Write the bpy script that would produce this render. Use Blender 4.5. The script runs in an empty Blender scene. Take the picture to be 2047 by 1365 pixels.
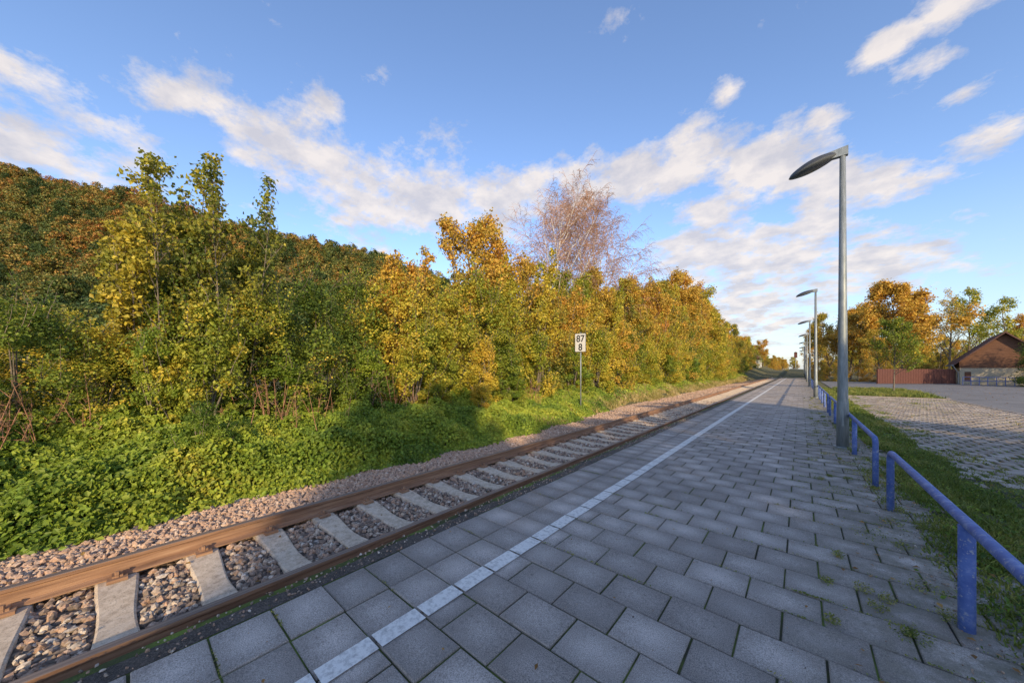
import bpy, math, random
import numpy as np
from mathutils import Vector, Matrix, Euler

rng = np.random.default_rng(7)
SC = bpy.context.scene
SC.view_settings.view_transform = 'Standard'
SC.view_settings.look = 'None'
SC.view_settings.exposure = 0

# ---------------------------------------------------------------- helpers
def norm(a):
    a = np.asarray(a, float)
    return a / (np.linalg.norm(a, axis=-1, keepdims=True) + 1e-9)

_lat = {}
def vnoise(x, y, seed=0):
    x = np.asarray(x, float); y = np.asarray(y, float)
    if seed not in _lat:
        _lat[seed] = np.random.default_rng(1000 + seed).random((256, 256))
    L = _lat[seed]
    xi = np.floor(x).astype(int); yi = np.floor(y).astype(int)
    fx = x - xi; fy = y - yi
    fx = fx * fx * (3 - 2 * fx); fy = fy * fy * (3 - 2 * fy)
    a = L[xi % 256, yi % 256]; b = L[(xi + 1) % 256, yi % 256]
    c = L[xi % 256, (yi + 1) % 256]; d = L[(xi + 1) % 256, (yi + 1) % 256]
    return (a * (1 - fx) + b * fx) * (1 - fy) + (c * (1 - fx) + d * fx) * fy

def mk(name, V, faces, mats, attrs=None, smooth=False, link=True, parent=None):
    """faces: list of (array (n,k), material_index)"""
    V = np.asarray(V, np.float32)
    me = bpy.data.meshes.new(name)
    me.vertices.add(len(V)); me.vertices.foreach_set('co', V.ravel())
    idx = []; tot = []; mi = []
    for F, m in faces:
        F = np.asarray(F, np.int32)
        if len(F) == 0: continue
        idx.append(F.ravel()); tot.append(np.full(len(F), F.shape[1], np.int32)); mi.append(np.full(len(F), m, np.int32))
    if idx:
        idx = np.concatenate(idx); tot = np.concatenate(tot); mi = np.concatenate(mi)
        me.loops.add(len(idx)); me.loops.foreach_set('vertex_index', idx)
        me.polygons.add(len(tot))
        st = np.concatenate([[0], np.cumsum(tot)[:-1]]).astype(np.int32)
        me.polygons.foreach_set('loop_start', st); me.polygons.foreach_set('loop_total', tot)
        me.polygons.foreach_set('material_index', mi)
        me.polygons.foreach_set('use_smooth', np.full(len(tot), smooth, bool))
    for m in mats: me.materials.append(m)
    if attrs:
        for k, v in attrs.items():
            a = me.attributes.new(k, 'FLOAT', 'POINT'); a.data.foreach_set('value', np.asarray(v, np.float32))
    me.update(calc_edges=True); me.validate()
    ob = bpy.data.objects.new(name, me)
    if link: SC.collection.objects.link(ob)
    if parent: ob.parent = parent
    return ob

def place(name, me, loc, rz=0, s=1, sz=None):
    ob = bpy.data.objects.new(name, me)
    ob.location = loc; ob.rotation_euler = (0, 0, rz)
    ob.scale = (s, s, sz if sz else s)
    SC.collection.objects.link(ob)
    return ob

def empty(name, loc=(0, 0, 0)):
    e = bpy.data.objects.new(name, None); e.location = loc; e.empty_display_size = .2
    SC.collection.objects.link(e); return e

class Acc:
    def __init__(s): s.V = []; s.F = {}; s.n = 0; s.A = []
    def add(s, V, F, m=0, a=0.5):
        V = np.asarray(V, float); F = np.asarray(F, int)
        s.V.append(V); s.F.setdefault((m, F.shape[1]), []).append(F + s.n); s.n += len(V)
        s.A.append(np.full(len(V), a) if np.isscalar(a) else a)
    def faces(s): return [(np.concatenate(f), k[0]) for k, f in s.F.items()]
    def verts(s): return np.concatenate(s.V)
    def attr(s): return np.concatenate(s.A)
    def box(s, x0, x1, y0, y1, z0, z1, m=0, a=.5):
        V = [(x0,y0,z0),(x1,y0,z0),(x1,y1,z0),(x0,y1,z0),(x0,y0,z1),(x1,y0,z1),(x1,y1,z1),(x0,y1,z1)]
        F = [(3,2,1,0),(4,5,6,7),(0,1,5,4),(1,2,6,5),(2,3,7,6),(3,0,4,7)]
        s.add(V, F, m, a)
    def tube(s, pts, rad, k=8, m=0, cap=False, a=.5):
        pts = np.asarray(pts, float); n = len(pts)
        rad = np.broadcast_to(np.asarray(rad, float), (n,))
        T = np.gradient(pts, axis=0); T = norm(T)
        ref = np.array([0, 0, 1.]) if abs(T[0][2]) < .8 else np.array([1., 0, 0])
        N = norm(np.cross(T, ref)); B = np.cross(T, N)
        for i in range(1, n):
            v = N[i-1] - T[i] * np.dot(N[i-1], T[i]); N[i] = v / (np.linalg.norm(v) + 1e-9); B[i] = np.cross(T[i], N[i])
        an = np.arange(k) * 2 * math.pi / k
        V = pts[:, None, :] + rad[:, None, None] * (np.cos(an)[None, :, None] * N[:, None, :] + np.sin(an)[None, :, None] * B[:, None, :])
        i = np.arange(n - 1)[:, None] * k; j = np.arange(k)[None, :]; j2 = (j + 1) % k
        F = np.stack([i + j, i + j2, i + k + j2, i + k + j], -1).reshape(-1, 4)
        s.add(V.reshape(-1, 3), F, m, a)
        if cap:
            base = s.n - n * k
            s.F.setdefault((m, k), []).append(np.array([[base + q for q in range(k)][::-1], [base + (n-1)*k + q for q in range(k)]]))

def leaf_arrays(P, N, S, r, fold=.12, wid=.36):
    n = len(P)
    D = norm(np.cross(N, r.normal(size=(n, 3))) + np.array([0, 0, -.25]))
    D = norm(D - N * np.sum(D * N, 1, keepdims=True))
    Sd = np.cross(D, N); S = S[:, None]
    V = np.stack([P - D*S*.5, P - D*S*.05 + Sd*S*wid + N*S*fold, P + D*S*.5, P - D*S*.05 - Sd*S*wid + N*S*fold], 1).reshape(-1, 3)
    F = np.arange(4*n).reshape(-1, 4)
    return V, F

# ---------------------------------------------------------------- materials
def node(nt, typ, ins=None, **props):
    n = nt.nodes.new(typ)
    for k, v in props.items(): setattr(n, k, v)
    if ins:
        for k, v in ins.items():
            if v is None: continue
            if isinstance(v, bpy.types.NodeSocket): nt.links.new(v, n.inputs[k])
            else: n.inputs[k].default_value = v
    return n
def c4(c): return (c[0], c[1], c[2], 1)
def mixc(nt, f, a, b, mode='MIX'):
    n = node(nt, 'ShaderNodeMix', data_type='RGBA', blend_type=mode)
    for i, v in ((0, f), (6, a), (7, b)):
        if isinstance(v, bpy.types.NodeSocket): nt.links.new(v, n.inputs[i])
        else: n.inputs[i].default_value = c4(v) if i else v
    return n.outputs[2]
def math_(nt, op, a, b=0.0, c=None, clamp=False):
    n = node(nt, 'ShaderNodeMath', operation=op, use_clamp=clamp)
    for i, v in enumerate((a, b, c)):
        if v is None: continue
        if isinstance(v, bpy.types.NodeSocket): nt.links.new(v, n.inputs[i])
        else: n.inputs[i].default_value = v
    return n.outputs[0]
def noise(nt, scale, detail=4, rough=.55, vec=None):
    return node(nt, 'ShaderNodeTexNoise', {'Scale': scale, 'Detail': detail, 'Roughness': rough, 'Vector': vec}).outputs[0]
def ramp(nt, fac, stops, interp='LINEAR'):
    n = node(nt, 'ShaderNodeValToRGB', {'Fac': fac}); cr = n.color_ramp; cr.interpolation = interp
    while len(cr.elements) < len(stops): cr.elements.new(.5)
    for e, (p, c) in zip(cr.elements, stops):
        e.position = p; e.color = c4(c) if hasattr(c, '__len__') else (c, c, c, 1)
    return n.outputs[0]
def rng01(nt, v, a, b, c=0., d=1.):
    return node(nt, 'ShaderNodeMapRange', {'Value': v, 'From Min': a, 'From Max': b, 'To Min': c, 'To Max': d}).outputs[0]
def attr(nt, name): return node(nt, 'ShaderNodeAttribute', attribute_name=name).outputs['Fac']
def newmat(name):
    m = bpy.data.materials.new(name); m.use_nodes = True; nt = m.node_tree
    b = nt.nodes['Principled BSDF']; b.inputs['Specular IOR Level'].default_value = .3
    g = node(nt, 'ShaderNodeNewGeometry').outputs['Position']
    return m, nt, b, g
def setb(nt, b, col=None, rough=None, metal=None, bump=None, bs=.5, bd=.01):
    def s(k, v):
        if v is None: return
        if isinstance(v, bpy.types.NodeSocket): nt.links.new(v, b.inputs[k])
        else: b.inputs[k].default_value = c4(v) if k == 'Base Color' else v
    s('Base Color', col); s('Roughness', rough); s('Metallic', metal)
    if bump is not None:
        bn = node(nt, 'ShaderNodeBump', {'Strength': bs, 'Distance': bd, 'Height': bump})
        nt.links.new(bn.outputs[0], b.inputs['Normal'])

def leafmat(name, stops, trans=.4, zf=0.0, locn=0.0, rough=.5, off=-.6):
    m, nt, b, g = newmat(name)
    oi = node(nt, 'ShaderNodeObjectInfo')
    lr = attr(nt, 'lr')
    n1 = noise(nt, .8, 3, .6, g)
    f = math_(nt, 'MULTIPLY', lr, .55)
    f = math_(nt, 'MULTIPLY_ADD', oi.outputs['Random'], .42, f)
    f = math_(nt, 'MULTIPLY_ADD', n1, 1.3, f)
    f = math_(nt, 'ADD', f, off)
    if zf or locn:
        sp = node(nt, 'ShaderNodeSeparateXYZ', {'Vector': oi.outputs['Location']})
        f = math_(nt, 'MULTIPLY_ADD', sp.outputs[2], zf, f)
        nl = noise(nt, .012, 3, .6, oi.outputs['Location'])
        f = math_(nt, 'MULTIPLY_ADD', math_(nt, 'SUBTRACT', nl, .5), locn, f)
    col = ramp(nt, f, stops)
    v = rng01(nt, math_(nt, 'FRACT', math_(nt, 'MULTIPLY', lr, 37.3)), 0, 1, .75, 1.5)
    hsv = mixc(nt, 1., col, v, 'MULTIPLY')
    setb(nt, b, hsv, rough); b.inputs['Specular IOR Level'].default_value = .3
    tr = node(nt, 'ShaderNodeBsdfTranslucent', {'Color': hsv})
    mx = node(nt, 'ShaderNodeMixShader', {0: trans, 1: b.outputs[0], 2: tr.outputs[0]})
    nt.links.new(mx.outputs[0], nt.nodes['Material Output'].inputs[0])
    return m

GRN = (.10, .15, .026); DGR = (.05, .085, .02); YGR = (.31, .32, .035); LGR = (.19, .24, .03)
YEL = (.60, .44, .055); ORG = (.52, .27, .05); BRN = (.20, .10, .035); GOLD = (.60, .37, .06)
M_green = leafmat('leaf_green', [(0, DGR), (.3, GRN), (.6, LGR), (.85, YGR), (1, YEL)])
M_olive = leafmat('leaf_olive', [(0, DGR), (.25, (.13,.16,.03)), (.5, (.27,.26,.035)), (.8, (.46,.37,.045)), (1, YEL)])
M_ygreen = leafmat('leaf_yellow_green', [(0, GRN), (.25, LGR), (.52, YGR), (.82, YEL), (1, GOLD)])
M_yellow = leafmat('leaf_yellow', [(0, LGR), (.28, YGR), (.55, (.48,.39,.045)), (.8, YEL), (1, GOLD)])
M_orange = leafmat('leaf_orange', [(0, (.30,.22,.045)), (.3, (.46,.32,.05)), (.55, GOLD), (.8, ORG), (1, (.42,.17,.035))])
M_mix = leafmat('leaf_mixed', [(0, (.11,.15,.03)), (.25, (.22,.22,.04)), (.5, (.42,.32,.045)), (.75, GOLD), (1, ORG)])
M_cover = leafmat('leaf_cover', [(0, (.06,.105,.02)), (.3, (.13,.20,.026)), (.5, (.21,.28,.032)), (.75, (.34,.38,.045)), (1, (.54,.46,.07))])
M_hill = leafmat('leaf_hill', [(0, (.05,.085,.026)), (.28, (.11,.135,.03)), (.52, (.22,.19,.042)), (.72, (.36,.20,.042)), (.88, (.38,.15,.036)), (1, (.30,.11,.033))], trans=.2, zf=.0048, locn=.9, off=-.98)
M_dry = leafmat('leaf_dry', [(0, BRN), (.5, (.32,.17,.05)), (1, (.42,.26,.08))])
M_pine = leafmat('leaf_dark', [(0, (.03,.055,.018)), (1, (.08,.12,.03))])

def barkmat(name, a, b_, sc=12):
    m, nt, b, g = newmat(name)
    n = noise(nt, sc, 5, .6, g)
    setb(nt, b, ramp(nt, n, [(.35, a), (.65, b_)]), .9, bump=n, bs=.6, bd=.02); return m
M_bark = barkmat('bark', (.10,.08,.06), (.24,.19,.14))
M_twig = barkmat('twig_red', (.28,.15,.10), (.46,.27,.18))
M_stalk = barkmat('dry_stalk', (.30,.13,.07), (.48,.26,.15))
M_birch = barkmat('birch_bark', (.20,.16,.14), (.78,.72,.66), 5)

# paving tile
m, nt, b, g = newmat('paving_tile'); M_tile = m
tu, tv, tr = attr(nt, 'tu'), attr(nt, 'tv'), attr(nt, 'tr')
du = math_(nt, 'ABSOLUTE', math_(nt, 'SUBTRACT', tu, .5)); dv = math_(nt, 'ABSOLUTE', math_(nt, 'SUBTRACT', tv, .5))
n1 = noise(nt, 5, 5, .6, g); n2 = noise(nt, 170, 3, .75, g); n3 = noise(nt, .9, 5, .65, g); n4 = noise(nt, 28, 4, .6, g)
rr = math_(nt, 'SQRT', math_(nt, 'ADD', math_(nt, 'POWER', du, 2.), math_(nt, 'POWER', dv, 2.)))
e = math_(nt, 'MULTIPLY_ADD', n1, .5, rr)
wear = rng01(nt, e, .32, .80)
f = math_(nt, 'MULTIPLY_ADD', tr, .48, math_(nt, 'MULTIPLY', n3, .7))
colA = ramp(nt, f, [(.2, (.29,.245,.21)), (.5, (.42,.36,.31)), (.8, (.56,.48,.415))])
colB = mixc(nt, .55, colA, (.19,.158,.13))
col = mixc(nt, wear, colA, colB)
sp = rng01(nt, n2, .32, .68, .42, 1.58)
col = mixc(nt, 1.0, col, sp, 'MULTIPLY')
st = rng01(nt, n4, .58, .72, 0, .5); col = mixc(nt, st, col, (.13,.11,.09))
n5 = noise(nt, .55, 6, .7, g); col = mixc(nt, rng01(nt, n5, .5, .68, 0, .4), col, (.15,.125,.105))
sx = node(nt, 'ShaderNodeSeparateXYZ', {'Vector': g}).outputs[0]
ms = math_(nt, 'MULTIPLY', rng01(nt, sx, -.3, .85), rng01(nt, noise(nt, 6, 6, .7, g), .38, .58)); ms = math_(nt, 'MULTIPLY', ms, .85)
col = mixc(nt, ms, col, (.16,.142,.095))
setb(nt, b, col, .8, bump=n2, bs=.5, bd=.004)

m, nt, b, g = newmat('joint_moss'); M_joint = m
n = noise(nt, 2.2, 5, .65, g)
col = ramp(nt, n, [(.35, (.05,.042,.032)), (.48, (.075,.085,.026)), (.65, (.15,.20,.035))])
setb(nt, b, col, .95, bump=noise(nt, 90, 3, .6, g), bs=.8, bd=.01)

m, nt, b, g = newmat('line_paint'); M_white = m
n = noise(nt, 30, 6, .7, g)
col = mixc(nt, rng01(nt, n, .47, .66, 0, .8), (.86,.81,.73), (.42,.38,.34))
col = mixc(nt, rng01(nt, noise(nt, 200, 2, .6, g), .3, .7, 0, .3), col, (.45,.42,.39))
setb(nt, b, col, .7)

m, nt, b, g = newmat('gravel_stone'); M_stone = m
lr = attr(nt, 'lr')
col = ramp(nt, lr, [(0, (.14,.11,.09)), (.35, (.31,.225,.17)), (.6, (.42,.26,.17)), (.8, (.40,.335,.27)), (.93, (.54,.42,.31)), (1, (.62,.55,.47))])
sx = node(nt, 'ShaderNodeSeparateXYZ', {'Vector': g}).outputs[0]
far_tint = rng01(nt, sx, -4.6, -5.4, 0, .5); col = mixc(nt, far_tint, col, (.62,.39,.26))  # stones turn warmer and paler towards the far side of the track
col = mixc(nt, 1., col, rng01(nt, noise(nt, 60, 4, .6, g), .3, .7, .6, 1.35), 'MULTIPLY')
setb(nt, b, col, .85)
m, nt, b, g = newmat('ballast_bed'); M_ballast = m
vo = node(nt, 'ShaderNodeTexVoronoi', {'Vector': g, 'Scale': 17.0})
vc = node(nt, 'ShaderNodeSeparateColor', {'Color': vo.outputs['Color']}).outputs[0]
col = ramp(nt, vc, [(0, (.12,.095,.08)), (.4, (.30,.21,.16)), (.7, (.40,.28,.19)), (1, (.54,.45,.37))])
sx = node(nt, 'ShaderNodeSeparateXYZ', {'Vector': g}).outputs[0]
far_tint = rng01(nt, sx, -4.6, -5.4, 0, .5); col = mixc(nt, far_tint, col, (.60,.38,.25))  # same warm, paler tint on the bed beyond the far rail
dk = rng01(nt, vo.outputs['Distance'], .25, .6, 1, .3); col = mixc(nt, 1., col, dk, 'MULTIPLY')
setb(nt, b, col, .9, bump=math_(nt, 'SUBTRACT', 1., vo.outputs['Distance']), bs=1., bd=.04)

m, nt, b, g = newmat('concrete_sleeper'); M_conc = m
n = noise(nt, 14, 6, .7, g)
col = ramp(nt, n, [(.3, (.36,.27,.19)), (.5, (.60,.47,.34)), (.7, (.72,.59,.45))])
col = mixc(nt, rng01(nt, noise(nt, 70, 3, .6, g), .56, .68, 0, .55), col, (.17,.13,.10))
setb(nt, b, col, .9, bump=noise(nt, 120, 3, .6, g), bs=.4, bd=.005)

m, nt, b, g = newmat('rail_steel'); M_rail = m
mp = node(nt, 'ShaderNodeMapping', {'Vector': g, 'Scale': (1., .25, 6.)}).outputs[0]
n = noise(nt, 6, 5, .65, mp)
col = ramp(nt, n, [(.3, (.16,.085,.052)), (.55, (.34,.19,.11)), (.75, (.48,.30,.18))])
setb(nt, b, col, .75, bump=noise(nt, 80, 3, .6, g), bs=.2, bd=.004)
m, nt, b, g = newmat('rail_head_steel'); M_railtop = m
mp = node(nt, 'ShaderNodeMapping', {'Vector': g, 'Scale': (60., .3, 1.)}).outputs[0]
n = noise(nt, 1.5, 4, .6, mp)
setb(nt, b, ramp(nt, n, [(.3, (.17,.115,.085)), (.7, (.35,.265,.21))]), .5, .3)

m, nt, b, g = newmat('blue_paint'); M_blue = m
n = noise(nt, 9, 6, .7, g)
col = ramp(nt, n, [(.32, (.06,.10,.30)), (.55, (.11,.17,.41)), (.72, (.32,.36,.52))])
col = mixc(nt, rng01(nt, noise(nt, 45, 5, .7, g), .58, .66, 0, .8), col, (.42,.41,.40))
setb(nt, b, col, .55, bump=noise(nt, 60, 4, .6, g), bs=.2, bd=.003)

m, nt, b, g = newmat('galvanised_steel'); M_galv = m
mp = node(nt, 'ShaderNodeMapping', {'Vector': g, 'Scale': (8., 8., 1.2)}).outputs[0]
n = noise(nt, 3, 5, .65, mp)
setb(nt, b, ramp(nt, n, [(.3, (.17,.19,.19)), (.6, (.29,.31,.31)), (.8, (.40,.42,.41))]), .5, .3)
m, nt, b, g = newmat('lamp_housing'); M_head = m
setb(nt, b, mixc(nt, noise(nt, 12, 3, .5, g), (.06,.065,.07), (.12,.12,.125)), .4, .4)
m, nt, b, g = newmat('lamp_glass'); M_glass = m
setb(nt, b, (.16,.17,.18), .15)

m, nt, b, g = newmat('asphalt'); M_asph = m
n = noise(nt, .6, 5, .6, g); n2 = noise(nt, 150, 2, .7, g)
col = ramp(nt, n, [(.3, (.17,.155,.145)), (.7, (.26,.24,.22))])
col = mixc(nt, 1., col, rng01(nt, n2, .3, .7, .7, 1.3), 'MULTIPLY')
setb(nt, b, col, .9, bump=n2, bs=.4, bd=.006)
m, nt, b, g = newmat('platform_ledge'); M_ledge = m
n = noise(nt, 5, 6, .7, g); n2 = noise(nt, 90, 4, .75, g)
col = ramp(nt, n, [(.3, (.055,.045,.038)), (.7, (.14,.115,.095))])
col = mixc(nt, rng01(nt, n2, .45, .7, 0, .7), col, (.30,.25,.21))
setb(nt, b, col, .95, bump=n2, bs=1., bd=.02)
m, nt, b, g = newmat('car_park_paver'); M_paver = m
n = noise(nt, 1.2, 5, .6, g); tr = attr(nt, 'tr')
col = ramp(nt, math_(nt, 'MULTIPLY_ADD', tr, .4, math_(nt, 'MULTIPLY', n, .7)), [(.3, (.27,.215,.17)), (.6, (.39,.32,.255)), (.8, (.48,.40,.33))])
col = mixc(nt, rng01(nt, noise(nt, 160, 3, .6, g), .5, .75, 0, .5), col, (.15,.125,.11))
setb(nt, b, col, .9)

m, nt, b, g = newmat('ground_soil'); M_ground = m
n = noise(nt, .35, 6, .65, g); n2 = noise(nt, 14, 5, .7, g)
col = ramp(nt, n, [(.3, (.08,.10,.028)), (.5, (.13,.13,.04)), (.7, (.20,.17,.065))])
col = mixc(nt, rng01(nt, n2, .35, .65), col, (.10,.08,.045))
setb(nt, b, col, .95, bump=n2, bs=.8, bd=.05)
M_grass = leafmat('grass_blade', [(0, (.08,.11,.02)), (.35, (.16,.20,.035)), (.65, (.30,.28,.07)), (1, (.50,.40,.18))], trans=.3)
M_drygrass = leafmat('dry_grass_blade', [(0, (.14,.17,.03)), (.4, (.28,.25,.06)), (.7, (.44,.33,.13)), (1, (.55,.43,.22))], trans=.3)

# ---------------------------------------------------------------- terrain
FX, FY = -.652, .758; RX, RY = .758, .652
def sstep(t): t = np.clip(t, 0, 1); return t*t*(3-2*t)
def zg(x, y):
    x = np.asarray(x, float); y = np.asarray(y, float)
    xp = np.where(x < -5.5, x + 1.2*sstep((y-9)/10), x)
    z = np.interp(xp, [-60, -16, -11, -8.8, -7.6, -7.1, -6.7, -5.9, -3.2, -2.6, -2.55, .9, 1.1, 1.8, 2.1, 60],
                     [0., .1, .18, -.02, -.40, -.60, -.72, -.95, -.95, -.9, -.06, -.06, -.03, -.13, -.18, -.18])
    z = np.where((x > -5.9) & (x < -3.2), -.95, z)
    w = sstep((-xp - 7.1) / 1.4)
    z = z + w * (.28 * (vnoise(x*.8, y*.6, 1) - .5) + .12 * (vnoise(x*2.3, y*2.1, 2) - .5))
    r = x*RX + y*RY; f = x*FX + y*FY
    rh = np.interp(r, [-700, -336, -250, -152, -93, -8, 60, 130], [118, 130, 108, 84, 67, 38, 14, 0])
    z = z + rh * sstep((f - 55) / 175) * (1 + .10*(vnoise(x*.02, y*.02, 3)-.5))
    return z
xs = np.unique(np.concatenate([np.linspace(-3000, -500, 14), np.arange(-500, -60, 12), np.arange(-60, -16, 3), np.arange(-16, 3, .25),
     [-7.1, -6.7, -2.6, -2.55, .9, 1.1, 1.8, 2.1], np.arange(3, 30, 3), np.linspace(30, 3000, 24)]))
ys = np.unique(np.concatenate([np.linspace(-3000, -300, 14), np.arange(-300, -20, 14), np.arange(-20, 0, 2), np.arange(0, 30, .5), np.arange(30, 100, 3),
     np.arange(100, 500, 14), np.linspace(500, 4000, 18)]))
Xg, Yg = np.meshgrid(xs, ys, indexing='ij')
Zg = zg(Xg, Yg)
nx, ny = len(xs), len(ys)
i = np.arange(nx-1)[:, None]*ny; j = np.arange(ny-1)[None, :]
F = np.stack([i+j, i+ny+j, i+ny+j+1, i+j+1], -1).reshape(-1, 4)
mk('ground', np.stack([Xg, Yg, Zg], -1).reshape(-1, 3), [(F, 0)], [M_ground], smooth=True)

# ---------------------------------------------------------------- track
XC = -4.20; XN = -3.425; XF = -4.975
track = empty('railway_track')
prof = [(-.075,0),(.075,0),(.075,.012),(.012,.03),(.009,.125),(.034,.138),(.036,.168),(.028,.172),(-.028,.172),(-.036,.168),(-.034,.138),(-.009,.125),(-.012,.03),(-.075,.012)]
for nm, xr in (('rail_near', XN), ('rail_far', XF)):
    Y = np.concatenate([np.arange(-8, 20, 2.), np.arange(20, 900, 40.)])
    V = []; n = len(prof)
    for y in Y:
        for px, pz in prof: V.append((xr+px, y, -.372+pz))
    Fm = []; Ft = []
    for a in range(len(Y)-1):
        for q in range(n):
            q2 = (q+1) % n
            (Ft if q in (6, 7, 8) else Fm).append((a*n+q, a*n+q2, (a+1)*n+q2, (a+1)*n+q))
    mk(nm, V, [(Fm, 0), (Ft, 1)], [M_rail, M_railtop], parent=track)
A = Acc()
tt = np.linspace(-1.3, 1.3, 19)
for k in range(-12, 400):
    yc = -.03 + .6*k
    zt = -.373 - .038*np.exp(-(tt/.42)**2) - .02*(np.abs(tt) > 1.15)
    wt = .135 - .030*np.exp(-(tt/.45)**2)
    dy = rng.normal(0, .006)
    V = []
    for a, t in enumerate(tt):
        V += [(XC+t, yc+dy-wt[a]-.03, -.56), (XC+t, yc+dy-wt[a], zt[a]-.012), (XC+t, yc+dy-wt[a]+.014, zt[a]), (XC+t, yc+dy+wt[a]-.014, zt[a]), (XC+t, yc+dy+wt[a], zt[a]-.012), (XC+t, yc+dy+wt[a]+.03, -.56)]
    F = []
    for a in range(len(tt)-1):
        for q in range(5): F.append((a*6+q, (a+1)*6+q, (a+1)*6+q+1, a*6+q+1))
    A.add(V, F); A.add(V[:6], [(0,1,2,3,4,5)]); A.add(V[-6:], [(5,4,3,2,1,0)])
mk('sleepers', A.verts(), A.faces(), [M_conc], parent=track)
A = Acc()
for k in range(-4, 60):
    yc = -.03 + .6*k
    for xr in (XN, XF):
        for sd in (-1, 1):
            x = xr + sd*.125
            A.box(x-.05, x+.05, yc-.065, yc+.065, -.372, -.345)
            A.box(x-.045-sd*.035, x+.045-sd*.035, yc-.035, yc+.035, -.345, -.325)
            A.tube([(x, yc, -.345), (x, yc, -.29)], .018, 6, cap=True)
mk('rail_fasteners', A.verts(), A.faces(), [M_rail], parent=track)

bx = np.array([-9.4, -9.0, -8.2, -7.6, -7.2, -6.8, -6.3, -5.8, -5.4, -5.0, -4.2, -3.4, -2.95, -2.8]); bz = np.array([-.95, -.72, -.66, -.62, -.60, -.55, -.49, -.44, -.425, -.43, -.435, -.43, -.42, -.40])
by = np.concatenate([np.arange(-12, 30, .5), np.arange(30, 900, 15)])
Xb, Yb = np.meshgrid(bx, by, indexing='ij'); Zb = bz[:, None] + .05*(vnoise(Xb*3, Yb*3, 9)-.5)*(Xb < -5.5)
nyb = len(by); i = np.arange(len(bx)-1)[:, None]*nyb; j = np.arange(nyb-1)[None, :]
F = np.stack([i+j, i+nyb+j, i+nyb+j+1, i+j+1], -1).reshape(-1, 4)
mk('track_ballast', np.stack([Xb, Yb, Zb], -1).reshape(-1, 3), [(F, 0)], [M_ballast], smooth=True)

phi = (1+5**.5)/2
ico = norm(np.array([(-1,phi,0),(1,phi,0),(-1,-phi,0),(1,-phi,0),(0,-1,phi),(0,1,phi),(0,-1,-phi),(0,1,-phi),(phi,0,-1),(phi,0,1),(-phi,0,-1),(-phi,0,1)]))
icoF = np.array([(0,11,5),(0,5,1),(0,1,7),(0,7,10),(0,10,11),(1,5,9),(5,11,4),(11,10,2),(10,7,6),(7,1,8),(3,9,4),(3,4,2),(3,2,6),(3,6,8),(3,8,9),(4,9,5),(2,4,11),(6,2,10),(8,6,7),(9,8,1)])
def stones(name, n, xr, yr, rmin, rmax, zfun, filt=True, sink=.0, mat=None):
    x = rng.uniform(*xr, n); y = rng.uniform(*yr, n)
    if filt:
        d = np.abs(((y + .03 + .3) % .6) - .3)
        keep = ~((d < .135) & (np.abs(x-XC) < 1.28)) & (np.abs(x-XN) > .055) & (np.abs(x-XF) > .055)
        x, y = x[keep], y[keep]; n = len(x)
    s = rng.uniform(rmin, rmax, n)
    z = zfun(x, y) + rng.uniform(-.3, .6, n)*s - sink
    V = ico[None]*rng.uniform(.65, 1.25, (n, 12, 1))*(s[:, None, None]*rng.uniform(.55, 1.3, (n, 1, 3)))
    a = rng.uniform(0, 6.28, n); ca, sa = np.cos(a), np.sin(a)
    t = rng.uniform(-.7, .7, n); ct, st = np.cos(t), np.sin(t)
    v = V.copy(); v[..., 1] = V[..., 1]*ct[:, None]-V[..., 2]*st[:, None]; v[..., 2] = V[..., 1]*st[:, None]+V[..., 2]*ct[:, None]
    w = v.copy(); w[..., 0] = v[..., 0]*ca[:, None]-v[..., 1]*sa[:, None]; w[..., 1] = v[..., 0]*sa[:, None]+v[..., 1]*ca[:, None]
    w += np.stack([x, y, z], -1)[:, None]
    F = (icoF[None]+(np.arange(n)*12)[:, None, None]).reshape(-1, 3)
    return w.reshape(-1, 3), F, np.repeat(rng.random(n), 12)
zb = lambda x, y: np.interp(x, bx, bz)
A = Acc()
for args in ((31000, (-7.2, -2.9), (-1.8, 9), .016, .038), (22000, (-8.2, -2.9), (9, 24), .022, .042), (12000, (-8.8, -5.3), (24, 60), .03, .05), (1500, (-2.98, -2.82), (-1.8, 16), .01, .024)):
    V, F, a = stones('', *args, zb); A.add(V, F, 0, a)
V, F, a = stones('', 1600, (-2.9, -2.70), (-1.5, 14), .004, .012, lambda x, y: x*0-.004, filt=False); A.add(V, F, 0, a)
mk('track_gravel', A.verts(), A.faces(), [M_stone], attrs={'lr': A.attr()})
A = Acc()
V, F, a = stones('', 3500, (.62, 1.3), (1.0, 16), .002, .008, lambda x, y: x*0+.002, filt=False); A.add(V, F, 0, a)
V, F, a = stones('', 900, (-2.6, .7), (.2, 14), .002, .005, lambda x, y: x*0+.002, filt=False); A.add(V, F, 0, a)
mk('loose_grit', A.verts(), A.faces(), [M_stone], attrs={'lr': A.attr()})

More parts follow.
